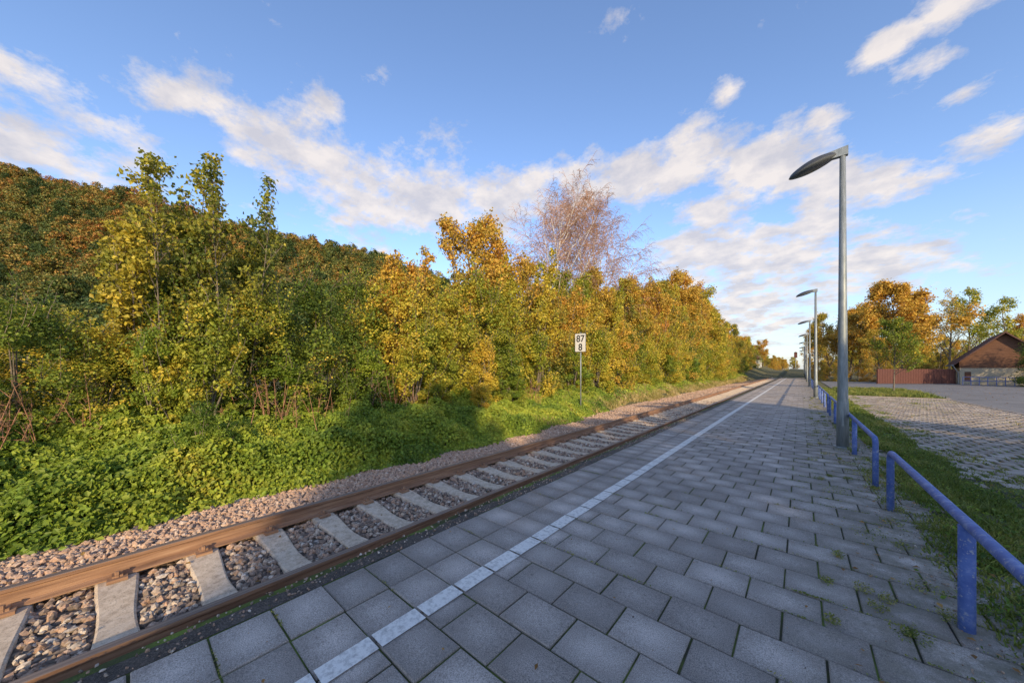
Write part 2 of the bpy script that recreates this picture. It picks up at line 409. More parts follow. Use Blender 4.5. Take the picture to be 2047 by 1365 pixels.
# ---------------------------------------------------------------- platform
TW, TL, GAP = .40, .315, .011
XE = -2.69; XR = 1.12
def tiles(name, x0, x1, y0, y1, TW, TL, gap, mat, h=.05, ztop=0., bev=.006, jit=.0015, bond=True, edgefn=None, firstcols=0):
    C = []; 
    ny_ = int((y1-y0)/TL); 
    for r in range(ny_):
        ya = y0+r*TL; x = x0
        edges = []
        off = (TW*.5 if (bond and r % 2) else 0)
        for k in range(firstcols): edges.append((x, x+TW)); x += TW
        if off: edges.append((x, x+off)); x += off
        while x < x1-.05: edges.append((x, min(x+TW, x1+.12))); x += TW
        for a, b_ in edges:
            if edgefn and not edgefn((a+b_)/2, ya): continue
            C.append((a+gap/2, b_-gap/2, ya+gap/2, ya+TL-gap/2))
    C = np.array(C); n = len(C)
    C = C + rng.normal(0, .0012, C.shape)
    a, b_, c, d = C.T
    zt = ztop + rng.normal(0, jit, n); tx = rng.normal(0, jit*.7, n); ty = rng.normal(0, jit*.7, n)
    def ring(ins, z):
        return np.stack([np.stack([a+ins, c+ins, z-tx-ty], -1), np.stack([b_-ins, c+ins, z+tx-ty], -1), np.stack([b_-ins, d-ins, z+tx+ty], -1), np.stack([a+ins, d-ins, z-tx+ty], -1)], 1)
    V = np.concatenate([ring(0, zt-h), ring(0, zt-bev), ring(bev, zt)], 1)
    base = (np.arange(n)*12)[:, None]
    Fs = []
    for l in (0, 4):
        for q in range(4):
            q2 = (q+1) % 4; Fs.append(base+np.array([[l+q, l+q2, l+4+q2, l+4+q]]))
    Fs.append(base+np.array([[8, 9, 10, 11]]))
    tu = np.tile([0,1,1,0]*3, n); tv = np.tile([0,0,1,1]*3, n); tr = np.repeat(rng.random(n), 12)
    return mk(name, V.reshape(-1, 3), [(np.concatenate(Fs), 0)], [mat], attrs={'tu': tu, 'tv': tv, 'tr': tr})
plat = empty('station_platform')
YT0 = -2.815
o = tiles('paving_tiles', XE, XR, YT0, 190, TW, TL, GAP, M_tile, firstcols=2, jit=.002); o.parent = plat
A = Acc(); A.box(XE-.21, XR+.15, -6, 190, -.9, -.012, 0)
mk('platform_base', A.verts(), A.faces(), [M_joint], parent=plat)
yy = np.arange(-6, 190, .12); 
V = []; 
for y in yy:
    e0 = XE-.012; e1 = XE-.195+.04*(vnoise(y*3, 0., 5)-.5)+.02*(vnoise(y*11, 0., 15)-.5)
    V += [(e0, y, -.008), (XE-.1, y, -.004+.014*(vnoise(y*5, 2., 6)-.5)), (e1, y, -.018), (e1-.015, y, -.07), (e1-.03, y, -.9)]
F = []
for a in range(len(yy)-1):
    for q in range(4): F.append((a*5+q, a*5+5+q, a*5+6+q, a*5+1+q))
mk('platform_edge_strip', V, [(F, 0)], [M_ledge], smooth=False, parent=plat)
A = Acc()
for r in range(int(192/TL)):
    ya = YT0+r*TL; j0, j1 = rng.normal(0, .0025, 2)
    A.add([(-1.952+j0, ya+.009, .0085), (-1.822+j0, ya+.009, .0085), (-1.822+j1, ya+TL-.009, .0085), (-1.952+j1, ya+TL-.009, .0085)], [(0, 1, 2, 3)])
mk('platform_safety_line', A.verts(), A.faces(), [M_white], parent=plat)

# ---------------------------------------------------------------- railings
def railing(posts, x=.775, h=.69, parts_name='blue_railing'):
    root = empty(parts_name, (x, posts[0], 0))
    A = Acc(); r = .031
    y0, y1 = posts[0], posts[-1]
    path = [(0, 0, -.25), (0, 0, h-.12)]
    for a in np.linspace(0, math.pi/2, 7)[1:]: path.append((0, .09*(1-math.cos(a)), h-.12+.09*math.sin(a)))
    L = y1-y0
    pth = path + [(0, L*.5, h-.03)] + [(0, L-q[1], q[2]) for q in path[::-1]]
    A.tube(pth, r, 12, cap=True)
    mk('bent_top_rail', A.verts(), A.faces(), [M_blue], smooth=True, parent=root)
    if len(posts) > 2:
        A = Acc()
        for p in posts[1:-1]: A.tube([(0, p-y0, -.25), (0, p-y0, h-.05)], r*1.15, 12, cap=True)
        mk('inner_posts', A.verts(), A.faces(), [M_blue], smooth=True, parent=root)
    return root
railing([-1.25, 1.07, 3.38, 5.68])
railing([6.68, 9.0, 11.3, 13.6, 15.9])
y = 17.0
while y < 110:
    railing([y, y+2.3, y+4.6, y+6.9, y+9.2]); y += 10.2

# ---------------------------------------------------------------- street lamps
def lamp(x, y):
    root = empty('street_lamp', (x, y, 0)); H = 6.12
    A = Acc(); A.tube([(0,0,-.05),(0,0,.9),(0,0,.93),(0,0,1.0),(0,0,3.0),(0,0,H-.1)], [.098,.092,.088,.082,.066,.047], 20, cap=True)
    mk('pole', A.verts(), A.faces(), [M_galv], smooth=True, parent=root)
    A = Acc(); A.tube([(0,0,-.01),(0,0,.02)], [.15,.145], 20, cap=True); A.box(-.012,.012,-.104,-.09,.45,.75)
    mk('base_collar', A.verts(), A.faces(), [M_galv], parent=root)
    A = Acc(); w = .05
    P = [(.08,H-.15),(.08,H+.03),(-.32,H-.02),(-.46,H-.10),(-.30,H-.15)]
    V = [(p[0], -w, p[1]) for p in P]+[(p[0], w, p[1]) for p in P]; n = len(P)
    A.add(V, [tuple(range(n))[::-1]]); A.add(V, [tuple(range(n, 2*n))]); A.add(V, [(q, (q+1)%n, n+(q+1)%n, n+q) for q in range(n)])
    mk('arm', A.verts(), A.faces(), [M_galv], parent=root)
    def shell(zs, m, name):
        V = []; nu, nv = 17, 25
        for a in range(nu):
            rad = a/(nu-1)
            for q in range(nv-1):
                th = q*2*math.pi/(nv-1)
                ex = math.cos(th); ey = math.sin(th)
                xx = ex*.39*rad; wy = .215*(1-.35*max(0, -ex)**2)
                V.append((-.47+xx, ey*wy*rad, H-.20+zs*math.sqrt(max(0, 1-rad**2)) + .11*(xx/.38)))
        F = []; k = nv-1
        for a in range(nu-1):
            for q in range(k): F.append((a*k+q, a*k+(q+1)%k, (a+1)*k+(q+1)%k, (a+1)*k+q))
        mk(name, V, [(F, 0)], [m], smooth=True, parent=root)
    shell(.15, M_head, 'head_shell'); shell(-.06, M_glass, 'head_lens')
for yl in (9.65, 25.6, 41.5, 57.4, 73.3, 89.2, 105.):
    lamp(.66, yl)

# ---------------------------------------------------------------- km sign
m, nt, b, g = newmat('sign_plate'); M_plate = m
setb(nt, b, mixc(nt, noise(nt, 6, 5, .6, g), (.54,.51,.45), (.66,.62,.56)), .5)
m, nt, b, g = newmat('sign_black'); M_black = m; setb(nt, b, (.02,.02,.02), .5)
sx_, sy_ = -8.2, 14.7; sg = float(zg(sx_, sy_))
root = empty('kilometre_sign', (sx_, sy_, 0)); root.rotation_euler = (0, 0, math.radians(8))
A = Acc(); A.tube([(0,.03,sg-.3),(0,.03,3.42)], .032, 10, cap=True); mk('post', A.verts(), A.faces(), [M_galv], smooth=True, parent=root)
A = Acc(); A.box(-.27,.27,-.012,.0,2.47,3.35,0); mk('plate', A.verts(), A.faces(), [M_plate], parent=root)
A = Acc()
for q in ((-.27,.27,2.45,2.47),(-.27,.27,3.35,3.37),(-.29,-.27,2.45,3.37),(.27,.29,2.45,3.37)): A.box(q[0],q[1],-.018,.0,q[2],q[3])
mk('plate_rim', A.verts(), A.faces(), [M_black], parent=root)
for txt, z in (('87', 2.95), ('8', 2.53)):
    cu = bpy.data.curves.new('digits_'+txt, 'FONT'); cu.body = txt; cu.size = .47; cu.align_x = 'CENTER'; cu.offset = .008; cu.extrude = .002
    to = bpy.data.objects.new('digits_'+txt, cu); to.data.materials.append(M_black); SC.collection.objects.link(to)
    to.parent = root; to.location = (0, -.016, z); to.rotation_euler = (math.radians(90), 0, 0); to.scale = (.9, 1, 1)

# ---------------------------------------------------------------- car park
tiles('car_park_paving', 1.85, 6.5, -2, 31, .29, .27, .06, M_paver, h=.06, ztop=-.13, bev=.008, jit=.003, bond=True,
      edgefn=lambda x, y: (x > 2.1 or (vnoise(x*3, y*1.5, 12) > .35)) and vnoise(x*.9, y*.9, 13) > .10)
A = Acc(); A.box(1.75, 6.5, -3, 31, -.3, -.15)
mk('car_park_soil_joints', A.verts(), A.faces(), [M_joint])
A = Acc(); A.box(6.5, 60, -40, 66, -.3, -.146); A.box(2.2, 6.5, 42, 66, -.3, -.146)
mk('asphalt_road', A.verts(), A.faces(), [M_asph])
A = Acc(); A.box(6.44, 6.56, -3, 31, -.3, -.115); A.box(2.2, 6.56, 31.0, 31.12, -.3, -.10); A.box(6.44, 6.56, 31.12, 42, -.3, -.08)
mk('kerb_stones', A.verts(), A.faces(), [M_paver], attrs={'tr': A.attr()})

# ---------------------------------------------------------------- vegetation generators
def gen_tree(name, seed, H, r0, kids, ratio, ang, jit, up, leaf, mats, trunks=1, tspread=0., t0=(.3,.15,.1), lean=.1, minr=.008, Hvar=.1, leafup=.4, lt=.75):
    """leaf = (leaves per anchor, size, sigma)"""
    r = np.random.default_rng(seed); A = Acc(); anchors = []; L = len(kids)
    def grow(p, d, ln, rad, lev, mat):
        n = (9, 5, 4, 3)[lev] if lev < 4 else 3
        pts = [p]; 
        for q in range(n):
            d = norm(d + r.normal(0, jit[lev], 3) + np.array([0, 0, up[lev]])/n); pts.append(pts[-1]+d*ln/n)
        pts = np.array(pts); rads = np.linspace(rad, max(minr*.6, rad*(.25 if lev else .18)), n+1)
        A.tube(pts, rads, (7, 5, 4, 3)[min(lev, 3)], m=1 if (lev < L-1 or L == 1) else 2)
        if lev >= L:
            for t in (.35, .7, 1.0): anchors.append(np.array([np.interp(t*n, range(n+1), pts[:, a]) for a in range(3)]))
            return
        nc = kids[lev]
        for c in range(nc):
            t = t0[lev] + (1-t0[lev])*((c+r.random())/nc)
            pos = np.array([np.interp(t*n, range(n+1), pts[:, a]) for a in range(3)])
            k = min(n-1, int(t*n)); dl = norm(pts[k+1]-pts[k])
            pr = norm(np.cross(dl, r.normal(size=3))); a = ang[lev]*r.uniform(.7, 1.25)
            cd = norm(dl*math.cos(a)+pr*math.sin(a))
            tt_ = (t-t0[lev])/(1-t0[lev])
            cl = ln*ratio[lev]*(1.1-lt*tt_)*r.uniform(.75, 1.2)
            grow(pos, cd, cl, max(minr, rad*(1-.75*t)*.55), lev+1, mat)
    for q in range(trunks):
        a = r.uniform(0, 6.28); s = tspread*math.sqrt(r.random())
        d = norm(np.array([math.cos(a)*lean*(1 if trunks > 1 else r.random()), math.sin(a)*lean*(1 if trunks > 1 else r.random()), 1.]))
        grow(np.array([math.cos(a)*s, math.sin(a)*s, -.3]), d, (H+.3)*r.uniform(1-Hvar, 1.0), r0*r.uniform(.7, 1), 0, 1)
    P = np.repeat(np.array(anchors), leaf[0], 0); n = len(P)
    if n:
        off = r.normal(0, leaf[2], (n, 3)); P = P+off
        N = norm(norm(off)*.6+r.normal(0, .6, (n, 3))+np.array([0, 0, leafup]))
        ca = np.repeat(r.random(len(anchors)), leaf[0])
        V, F = leaf_arrays(P, N, leaf[1]*r.uniform(.6, 1.25, n), r)
        A.add(V, F, 0, np.repeat(np.clip(.5*r.random(n)+.5*ca, 0, 1), 4))
    ob = mk(name, A.verts(), A.faces(), mats, attrs={'lr': A.attr()}, smooth=False, link=False)
    return ob.data

def gen_bush(name, seed, H, R, nclump, cr, per, size, mat, sprigs=40, base=.0, power=.5):
    r = np.random.default_rng(seed); A = Acc()
    C = []; 
    ph = r.uniform(0, 6.28, 4)
    while len(C) < nclump:
        u = r.random(); z = H*u
        a = r.uniform(0, 6.28)
        env = R*(np.interp(u, [0, .15, .5, .8, 1], [.8, 1, .95, .62, .18]))*(1+.22*math.sin(2*a+ph[0]+3*u)+.15*math.sin(3*a+ph[1]-5*u))
        s = env*math.sqrt(r.uniform(.35, 1))
        C.append((math.cos(a)*s, math.sin(a)*s, z))
    C = np.array(C); rad = cr*r.uniform(.6, 1.35, nclump)
    P = np.repeat(C, per, 0); rr_ = np.repeat(rad, per); n = len(P)
    dr = norm(r.normal(size=(n, 3))+np.array([0, 0, .15]))
    P = P+dr*(rr_*r.uniform(.35, 1.08, n)**.6)[:, None]*np.array([1, 1, .85])
    out = norm(P-np.array([0, 0, H*.35]))
    N = norm(dr*.55+out*.3+r.normal(0, .5, (n, 3))+np.array([0, 0, .35]))
    lrv = np.clip(np.repeat(r.random(nclump), per)*.6+r.random(n)*.4, 0, 1)
    V, F = leaf_arrays(P, N, size*r.uniform(.55, 1.3, n), r); A.add(V, F, 0, np.repeat(lrv, 4))
    for q in range(sprigs):
        k = r.integers(nclump); p = C[k].copy()
        if p[2] < H*.35 and r.random() < .6: continue
        d = norm(np.array([p[0]*.4, p[1]*.4, 1.2])+r.normal(0, .35, 3)); ln = r.uniform(.5, 1.5)*cr*2.4
        pts = [p]
        for _ in range(4): d = norm(d+r.normal(0, .12, 3)); pts.append(pts[-1]+d*ln/4)
        A.tube(pts, np.linspace(.012, .004, 5), 3, m=1)
        m_ = 24; t = r.uniform(.3, 1, m_)*4
        pp = np.stack([np.interp(t, range(5), np.array(pts)[:, a]) for a in range(3)], -1)+r.normal(0, size*.7, (m_, 3))
        V, F = leaf_arrays(pp, norm(r.normal(size=(m_, 3))+np.array([0, 0, .5])), size*r.uniform(.6, 1.2, m_), r); A.add(V, F, 0, np.repeat(r.random(m_), 4))
    for q in range(8):
        a = r.uniform(0, 6.28); e = C[r.integers(nclump)]
        A.tube([(math.cos(a)*.2, math.sin(a)*.2, -.4), (e[0]*.4, e[1]*.4, e[2]*.5), tuple(e)], [.05, .03, .012], 5, m=1)
    ob = mk(name, A.verts(), A.faces(), [mat, M_bark], attrs={'lr': A.attr()}, link=False)
    return ob.data

bush = {}
for key, mat in (('g', M_green), ('yg', M_ygreen), ('y', M_yellow), ('m', M_mix)):
    for v in range(2):
        bush[key, v] = gen_bush('bush_'+key, 10+v*7+len(key)*3+ord(key[0]), 5.0, 1.9, 105, .42, 120, .10, mat, sprigs=90)
vine = [gen_bush('vine_'+str(v), 70+v, 3.2, .75, 60, .26, 140, .078, mt, sprigs=40) for v, mt in enumerate((M_cover, M_ygreen, M_yellow))]
def sapling(seed, H, mat, n=7, size=.12): return gen_tree('sapling', seed, H, .04, (15, 4), (.17, .42), (.65, .7), (.03, .08, .1), (.25, .35, .1), (6, size, .09), [mat, M_bark, M_bark], trunks=n, tspread=.9, t0=(.25, .2), lean=.10, Hvar=.3)
sap = {'y': sapling(3, 6.6, M_yellow), 'ol': sapling(4, 6.6, M_olive, n=8), 'm': sapling(5, 6.6, M_mix), 'o': sapling(6, 6.6, M_orange)}
def btree(seed, mat, n=8, size=.18): return gen_tree('tree', seed, 10., .17, (20, 6, 4), (.38, .45, .45), (.95, .75, .7), (.05, .09, .12, .12), (.1, .35, .15, 0), (n, size, .2), [mat, M_bark, M_bark], t0=(.16, .2, .2), lean=.1)
tr_ = {'y': btree(21, M_yellow), 'm': btree(22, M_mix), 'o': btree(23, M_orange), 'yg': btree(24, M_ygreen), 'sp': btree(25, M_ygreen, n=3, size=.2)}
round_tree = gen_tree('maple', 31, 10., .22, (22, 8, 5), (.52, .42, .42), (1.0, .75, .7), (.04, .09, .12, .12), (.05, .3, .12, 0), (9, .22, .22), [M_orange, M_bark, M_bark], t0=(.2, .2, .2))
oak_me = gen_tree('oak', 33, 9.5, .22, (20, 8, 5), (.46, .42, .42), (.95, .75, .7), (.05, .09, .12, .12), (.05, .35, .12, 0), (7, .17, .2), [M_mix, M_bark, M_bark], t0=(.2, .2, .2))
birch_me = gen_tree('birch', 41, 15., .20, (26, 11, 10), (.50, .44, .46), (.72, .75, .6), (.03, .09, .12, .10), (.1, .55, -.1, -1.1), (1, .06, .1), [M_dry, M_birch, M_twig], t0=(.2, .15, .1), minr=.0135, lt=.5, lean=.12)
bare_me = gen_tree('bare', 42, 10., .16, (18, 7, 5), (.4, .45, .45), (.8, .7, .6), (.05, .09, .12, .12), (.2, .35, .2, 0), (1, .16, .15), [M_yellow, M_bark, M_twig], t0=(.2, .2, .1), minr=.012)
young_me = gen_tree('young', 43, 5.2, .07, (18, 7, 3), (.38, .42, .42), (.8, .7, .7), (.02, .08, .12, .12), (.0, .5, .2, 0), (6, .11, .11), [M_green, M_bark, M_bark], t0=(.3, .15, .1))

def pl(name, me, x, y, s, sz=None, rz=None, dz=0):
    return place(name, me, (x, y, float(zg(x, y))-.05+dz), rng.uniform(0, 6.28) if rz is None else rz, s, sz)

# ---- left hedge
pl('green_bush', bush['g', 0], -11.0, -2.4, .62, .74)
pl('green_bush', bush['g', 1], -10.4, -1.2, .55, .50)
pl('green_bush', bush['yg', 1], -10.6, -.3, .5, .44)
pl('green_bush', bush['g', 0], -9.9, -2.0, .45, .32)
pl('green_bush', bush['g', 1], -12.8, -.8, .6, .5)
pl('maple_sapling', sap['ol'], -11.6, .75, .85, .92)
pl('maple_sapling', sap['ol'], -11.3, 1.9, .85, .95)
pl('maple_sapling', sap['ol'], -12.3, 1.4, .95, 1.0)
pl('green_bush', bush['g', 0], -11.4, .8, .62, .70)
pl('yellow_green_bush', bush['yg', 1], -10.9, 2.4, .72, .68)
pl('hazel_bush', bush['g', 1], -11.3, 3.9, .85, .80)
pl('hazel_bush', bush['g', 0], -11.8, 5.2, .85, .86)
pl('autumn_bush', bush['yg', 0], -11.3, 6.6, .95, .98)
pl('maple_sapling', sap['o'], -12.0, 7.2, .95, 1.0)
pl('autumn_bush', bush['y', 1], -11.5, 8.6, 1.0, 1.02)
pl('maple_sapling', sap['m'], -12.0, 9.4, 1.0, 1.1)
pl('autumn_bush', bush['yg', 1], -11.5, 10.8, 1.1, 1.08)
pl('oak_tree', oak_me, -13.6, 13.6, .95, .98)
pl('autumn_bush', bush['y', 0], -11.8, 13.0, 1.1, 1.18)
pl('maple_sapling', sap['y'], -12.0, 15.0, 1.2, 1.2)
pl('autumn_bush', bush['m', 1], -11.9, 16.2, 1.2, 1.18)
pl('silver_birch', birch_me, -15.4, 22.5, .85, .9, rz=1.)
pl('silver_birch', birch_me, -16.0, 28.5, .95, 1.06, rz=3.)
pl('silver_birch', birch_me, -16.5, 34.5, .95, 1.1, rz=5.)
yk = 18.5; keys = ['yg', 'y', 'm', 'g', 'y', 'yg']; k = 0
hh = lambda y: float(np.interp(y, [18, 30, 42, 58, 66, 80, 100, 140], [8.0, 10., 13.4, 14.8, 13.2, 10.5, 8.5, 8]))
while yk < 130:
    h = hh(yk); s = max(1.15, h/9)
    pl('autumn_tree', tr_[('m','yg','o','y')[k % 4]], -13.2+rng.normal(0, .6), yk, h/10*.95, h/10*rng.uniform(.8, 1.08))
    pl('autumn_bush', bush[keys[k % 6], k % 2], -11.6+rng.normal(0, .5), yk+1.2, s, s*rng.uniform(.7, 1.15))
    if k % 2 == 0: pl('autumn_sapling', sap[('o','m','y')[k % 3]], -12.0, yk+.6, s*1.0, h/7.2)
    yk += 2.4+.02*yk; k += 1
for (x, y, s, sz, v) in ((-9.6, 1.15, .8, .93, 1), (-9.9, .45, .55, .7, 0), (-8.0, .9, .42, .42, 0), (-9.9, 4.9, .8, .7, 0), (-9.7, 6.3, 1.0, 1.0, 1), (-9.9, 7.4, .9, 1.05, 2),
                         (-9.5, 9.3, .8, .85, 2), (-9.6, 10.6, 1.05, .95, 1), (-9.2, 6.9, .6, .35, 1), (-8.9, 8.6, .6, .36, 2), (-9.0, 10.6, .7, .42, 0), (-9.9, 13.4, 1.2, 1.0, 1), (-10.3, 17.6, 1.2, .9, 0),
                         (-9.9, 2.6, .9, .6, 0), (-10.4, 20.5, 1.4, 1.3, 1), (-10.6, 25., 1.5, 1.1, 2), (-10.6, 30., 1.6, 1.2, 1), (-10.6, 36, 1.8, 1.3, 1), (-10.6, 43, 2., 1.5, 0), (-10.6, 52, 2., 1.6, 1)):
    pl('climbing_vine_shrub', vine[v], x, y, s*1.05, sz)

# ---- ground cover
A = Acc()
def cover(n, xr, yr, size, hmax, seed, slope=0.):
    r = np.random.default_rng(seed)
    x = r.uniform(*xr, n); y = r.uniform(*yr, n)
    edge = xr[1]-.5*vnoise(y*.9, y*0+3, 30)-.3*vnoise(y*3.1, y*0, 31) - slope*sstep((y-yr[0])/(yr[1]-yr[0])) + r.exponential(.06, n)
    k = x < edge; x, y, edge = x[k], y[k], edge[k]; n = len(x)
    top = np.clip((edge-x)/.7, .12, 1)*hmax*(.2+.8*vnoise(x*1.6, y*1.4, 33)+.6*vnoise(x*4, y*4, 34))
    zz = np.maximum(zg(x, y), np.interp(x, bx, bz))
    z = zz+.01+top*(1-r.random(n)**2.2*.75)
    N = norm(r.normal(0, .65, (n, 3))+np.array([.6, -.5, .6]))
    lr = np.clip(.75*vnoise(x*1.3, y*1.3, 35)+.5*r.random(n)-.05, 0, 1)
    V, F = leaf_arrays(np.stack([x, y, z], -1), N, size*r.uniform(.45, 1.5, n), r); A.add(V, F, 0, np.repeat(lr, 4))
cover(210000, (-11.5, -6.35), (-4.5, 9), .07, .52, 50)
cover(75000, (-11, -6.45), (9, 20), .085, .32, 51, slope=1.6)
cover(25000, (-11.5, -8.4), (20, 90), .16, .3, 52)
mk('ground_cover_plants', A.verts(), A.faces(), [M_cover], attrs={'lr': A.attr()})

# dry weed stalks
A = Acc(); r = np.random.default_rng(88)
cen = [(-9.3, -1.9), (-9.0, -1.3), (-9.6, -.9), (-9.2, 1.9), (-8.8, 2.6), (-9.2, 3.6), (-9.2, 5.4), (-9.2, 12), (-9.6, -2.3)]
for q in range(110):
    c = cen[r.integers(len(cen))]; x = c[0]+r.normal(0, .25); y = c[1]+r.normal(0, .3)
    z = float(zg(x, y)); h = r.uniform(.7, 1.5); d = norm(np.array([r.normal(0, .2), r.normal(0, .2), 1]))
    p0 = np.array([x, y, z]); p1 = p0+d*h
    A.tube([p0, (p0+p1)/2+r.normal(0, .03, 3), p1], [.009, .006, .003], 4)
    for c in range(9):
        t = r.uniform(.4, .97); b0 = p0+d*h*t; A.tube([b0, b0+norm(r.normal(0, .6, 3)+np.array([0, 0, .9]))*r.uniform(.06, .2)], [.004, .002], 3)
mk('dry_weed_stalks', A.verts(), A.faces(), [M_stalk], attrs={'lr': A.attr()})

# ---- grass blades
def blades(A, n, xr, yr, h, seed, w=.007, zoff=0., keep=None, m=0):
    r = np.random.default_rng(seed); x = r.uniform(*xr, n); y = r.uniform(*yr, n)
    if keep is not None: k = keep(x, y, r); x, y = x[k], y[k]; n = len(x)
    z = zg(x, y)+zoff
    hh_ = h*r.uniform(.35, 1.2, n)*(.4+1.0*vnoise(x*2.5, y*2.5, 60)); a = r.uniform(0, 6.28, n); ln = r.normal(0, .45, (n, 2))*hh_[:, None]
    s = np.stack([np.cos(a), np.sin(a)], -1)*w
    B0 = np.stack([x-s[:, 0], y-s[:, 1], z], -1); B1 = np.stack([x+s[:, 0], y+s[:, 1], z], -1)
    M0 = np.stack([x-s[:, 0]*.7+ln[:, 0]*.35, y-s[:, 1]*.7+ln[:, 1]*.35, z+hh_*.6], -1); M1 = np.stack([x+s[:, 0]*.7+ln[:, 0]*.35, y+s[:, 1]*.7+ln[:, 1]*.35, z+hh_*.6], -1)
    T = np.stack([x+ln[:, 0], y+ln[:, 1], z+hh_], -1)
    V = np.stack([B0, B1, M1, M0, T], 1).reshape(-1, 3); b_ = (np.arange(n)*5)[:, None]
    lr = np.repeat(np.clip(.6*r.random(n)+.5*vnoise(x*1.1, y*1.1, 61)-.05, 0, 1), 5)
    k0 = A.n; A.add(V, b_+np.array([[0, 1, 2, 3]]), m, lr); A.F.setdefault((m, 3), []).append(b_+np.array([[3, 2, 4]])+k0)
A = Acc()
blades(A, 36000, (1.05, 2.0), (1.5, 12), .12, 1, keep=lambda x, y, r: vnoise(x*3, y*1.6, 80) > .3)
blades(A, 30000, (1.0, 2.05), (12, 40), .15, 2, w=.012, keep=lambda x, y, r: vnoise(x*3, y*1.6, 80) > .3)
blades(A, 18000, (.72, 1.3), (1.5, 14), .06, 3, zoff=.04, keep=lambda x, y, r: vnoise(x*4, y*2, 70) > .5)
blades(A, 30000, (2.2, 6.4), (31.2, 42), .25, 4, w=.018)
blades(A, 20000, (1.85, 2.7), (3, 31), .05, 6, w=.008, zoff=.03, keep=lambda x, y, r: vnoise(x*3, y*1.5, 12) < .45)
blades(A, 14000, (1.95, 6.4), (6, 30), .045, 7, w=.008, zoff=.03, keep=lambda x, y, r: vnoise(x*.9, y*.9, 13) < .38)
mk('grass_verge', A.verts(), A.faces(), [M_grass], attrs={'lr': A.attr()})
A = Acc(); r = np.random.default_rng(15)
for _ in range(260):
    x = r.uniform(1.0, 2.0); y = 1.8+r.random()**1.5*18; s = r.uniform(.05, .14); n = 36
    P = np.stack([x+r.normal(0, s, n), y+r.normal(0, s, n), float(zg(x, y))+r.uniform(.02, .14, n)], -1)
    V, F = leaf_arrays(P, norm(r.normal(0, .5, (n, 3))+np.array([0, 0, .8])), r.uniform(.02, .05, n), r, wid=.28); A.add(V, F, 0, np.repeat(r.uniform(0, .9, n), 4))
mk('verge_weeds', A.verts(), A.faces(), [M_cover], attrs={'lr': A.attr()})
A = Acc()
blades(A, 50000, (-10.8, -7.7), (13, 85), .32, 5, w=.016, keep=lambda x, y, r: (-x-7.7)/1.6+.9*vnoise(x*1.5, y*.7, 71) > .75)
blades(A, 9000, (-8.2, -6.2), (9, 30), .12, 9, w=.01, zoff=.12, keep=lambda x, y, r: vnoise(x*2.5, y*1.2, 72) > .68)
mk('dry_trackside_grass', A.verts(), A.faces(), [M_drygrass], attrs={'lr': A.attr()})
A = Acc(); r = np.random.default_rng(5)
spots = [(.33, 6.1, .13), (.52, 4.7, .14), (.50, 3.1, .10), (.62, 2.5, .10), (.35, 8.6, .08), (.62, 7.4, .1), (.45, 10.5, .12), (.3, 13, .1), (.7, 3.8, .1), (.15, 9.5, .05), (.72, 5.2, .09), (.25, 4.0, .05), (.66, 9.2, .14)]
for _ in range(100): spots.append((r.uniform(.15, 1.0), r.uniform(2, 26), r.uniform(.03, .09)))
for (x, y, s) in spots:
    n = 110; a = r.uniform(0, 6.28, n); d = s*np.sqrt(r.random(n))
    P = np.stack([x+np.cos(a)*d, y+np.sin(a)*d*1.3, r.uniform(.005, .035, n)], -1)
    V, F = leaf_arrays(P, norm(r.normal(0, .5, (n, 3))+np.array([0, 0, .7])), r.uniform(.010, .026, n), r, wid=.18); A.add(V, F, 0, np.repeat(r.uniform(.1, .9, n), 4))
for _ in range(380):
    row = r.integers(8, 70); x = r.uniform(-2.6, 1.0) if r.random() < .4 else r.uniform(-.2, 1.0); y = YT0+row*TL; n = 22
    P = np.stack([x+r.normal(0, .07, n), y+r.normal(0, .004, n), r.uniform(0, .012, n)], -1)
    V, F = leaf_arrays(P, norm(r.normal(0, .5, (n, 3))+np.array([0, 0, .7])), r.uniform(.008, .02, n), r, wid=.3); A.add(V, F, 0, np.repeat(r.uniform(.1, .8, n), 4))
mk('paving_weeds', A.verts(), A.faces(), [M_grass], attrs={'lr': A.attr()})
A = Acc()
def litter(n, xr, yr, z, s):
    x = r.uniform(*xr, n); y = r.uniform(*yr, n)
    V, F = leaf_arrays(np.stack([x, y, np.full(n, z)+r.uniform(0, .012, n)], -1), norm(r.normal(0, .22, (n, 3))+np.array([0, 0, 1])), s*r.uniform(.6, 1.2, n), r); A.add(V, F, 0, np.repeat(r.random(n), 4))
litter(900, (1.9, 6.4), (4, 30), -.115, .06); litter(200, (.2, 1.3), (1, 14), .01, .04); litter(50, (-2.6, .5), (0, 14), .012, .03); litter(500, (6.6, 14), (14, 50), -.13, .09); litter(120, (-6.3, -3), (-1, 12), -.38, .05)
mk('fallen_leaves', A.verts(), A.faces(), [M_dry], attrs={'lr': A.attr()})

# ---- right side trees
pl('young_tree', young_me, 5.2, 37.0, 1.0, 1.0, rz=0)
pl('orange_maple_tree', round_tree, 11.2, 75, 1.4, 1.38, rz=.6)
pl('orange_maple_tree', round_tree, 6.6, 82, 1.05, 1.15)
pl('autumn_tree', tr_['o'], 8.5, 92, 1.3, 1.35)
pl('autumn_tree', tr_['m'], 4.8, 96, 1.2, 1.3)
pl('autumn_tree', tr_['o'], 3.2, 112, 1.1, 1.1)
pl('autumn_tree', tr_['m'], 8.6, 68, .8, .72)
pl('autumn_tree', tr_['m'], 13.5, 82, 1.0, 1.0)
pl('sparse_tree', tr_['sp'], 24.5, 106, 1.4, 1.75)
pl('sparse_tree', tr_['sp'], 26.5, 96, 1.2, 1.4)
pl('bare_tree', bare_me, 21.0, 100, 1.2, 1.6)
pl('autumn_tree', tr_['o'], 31, 105, 1.0, 1.1)
pl('green_bush', bush['g', 0], 18.0, 58.5, 1.0, 1.0)
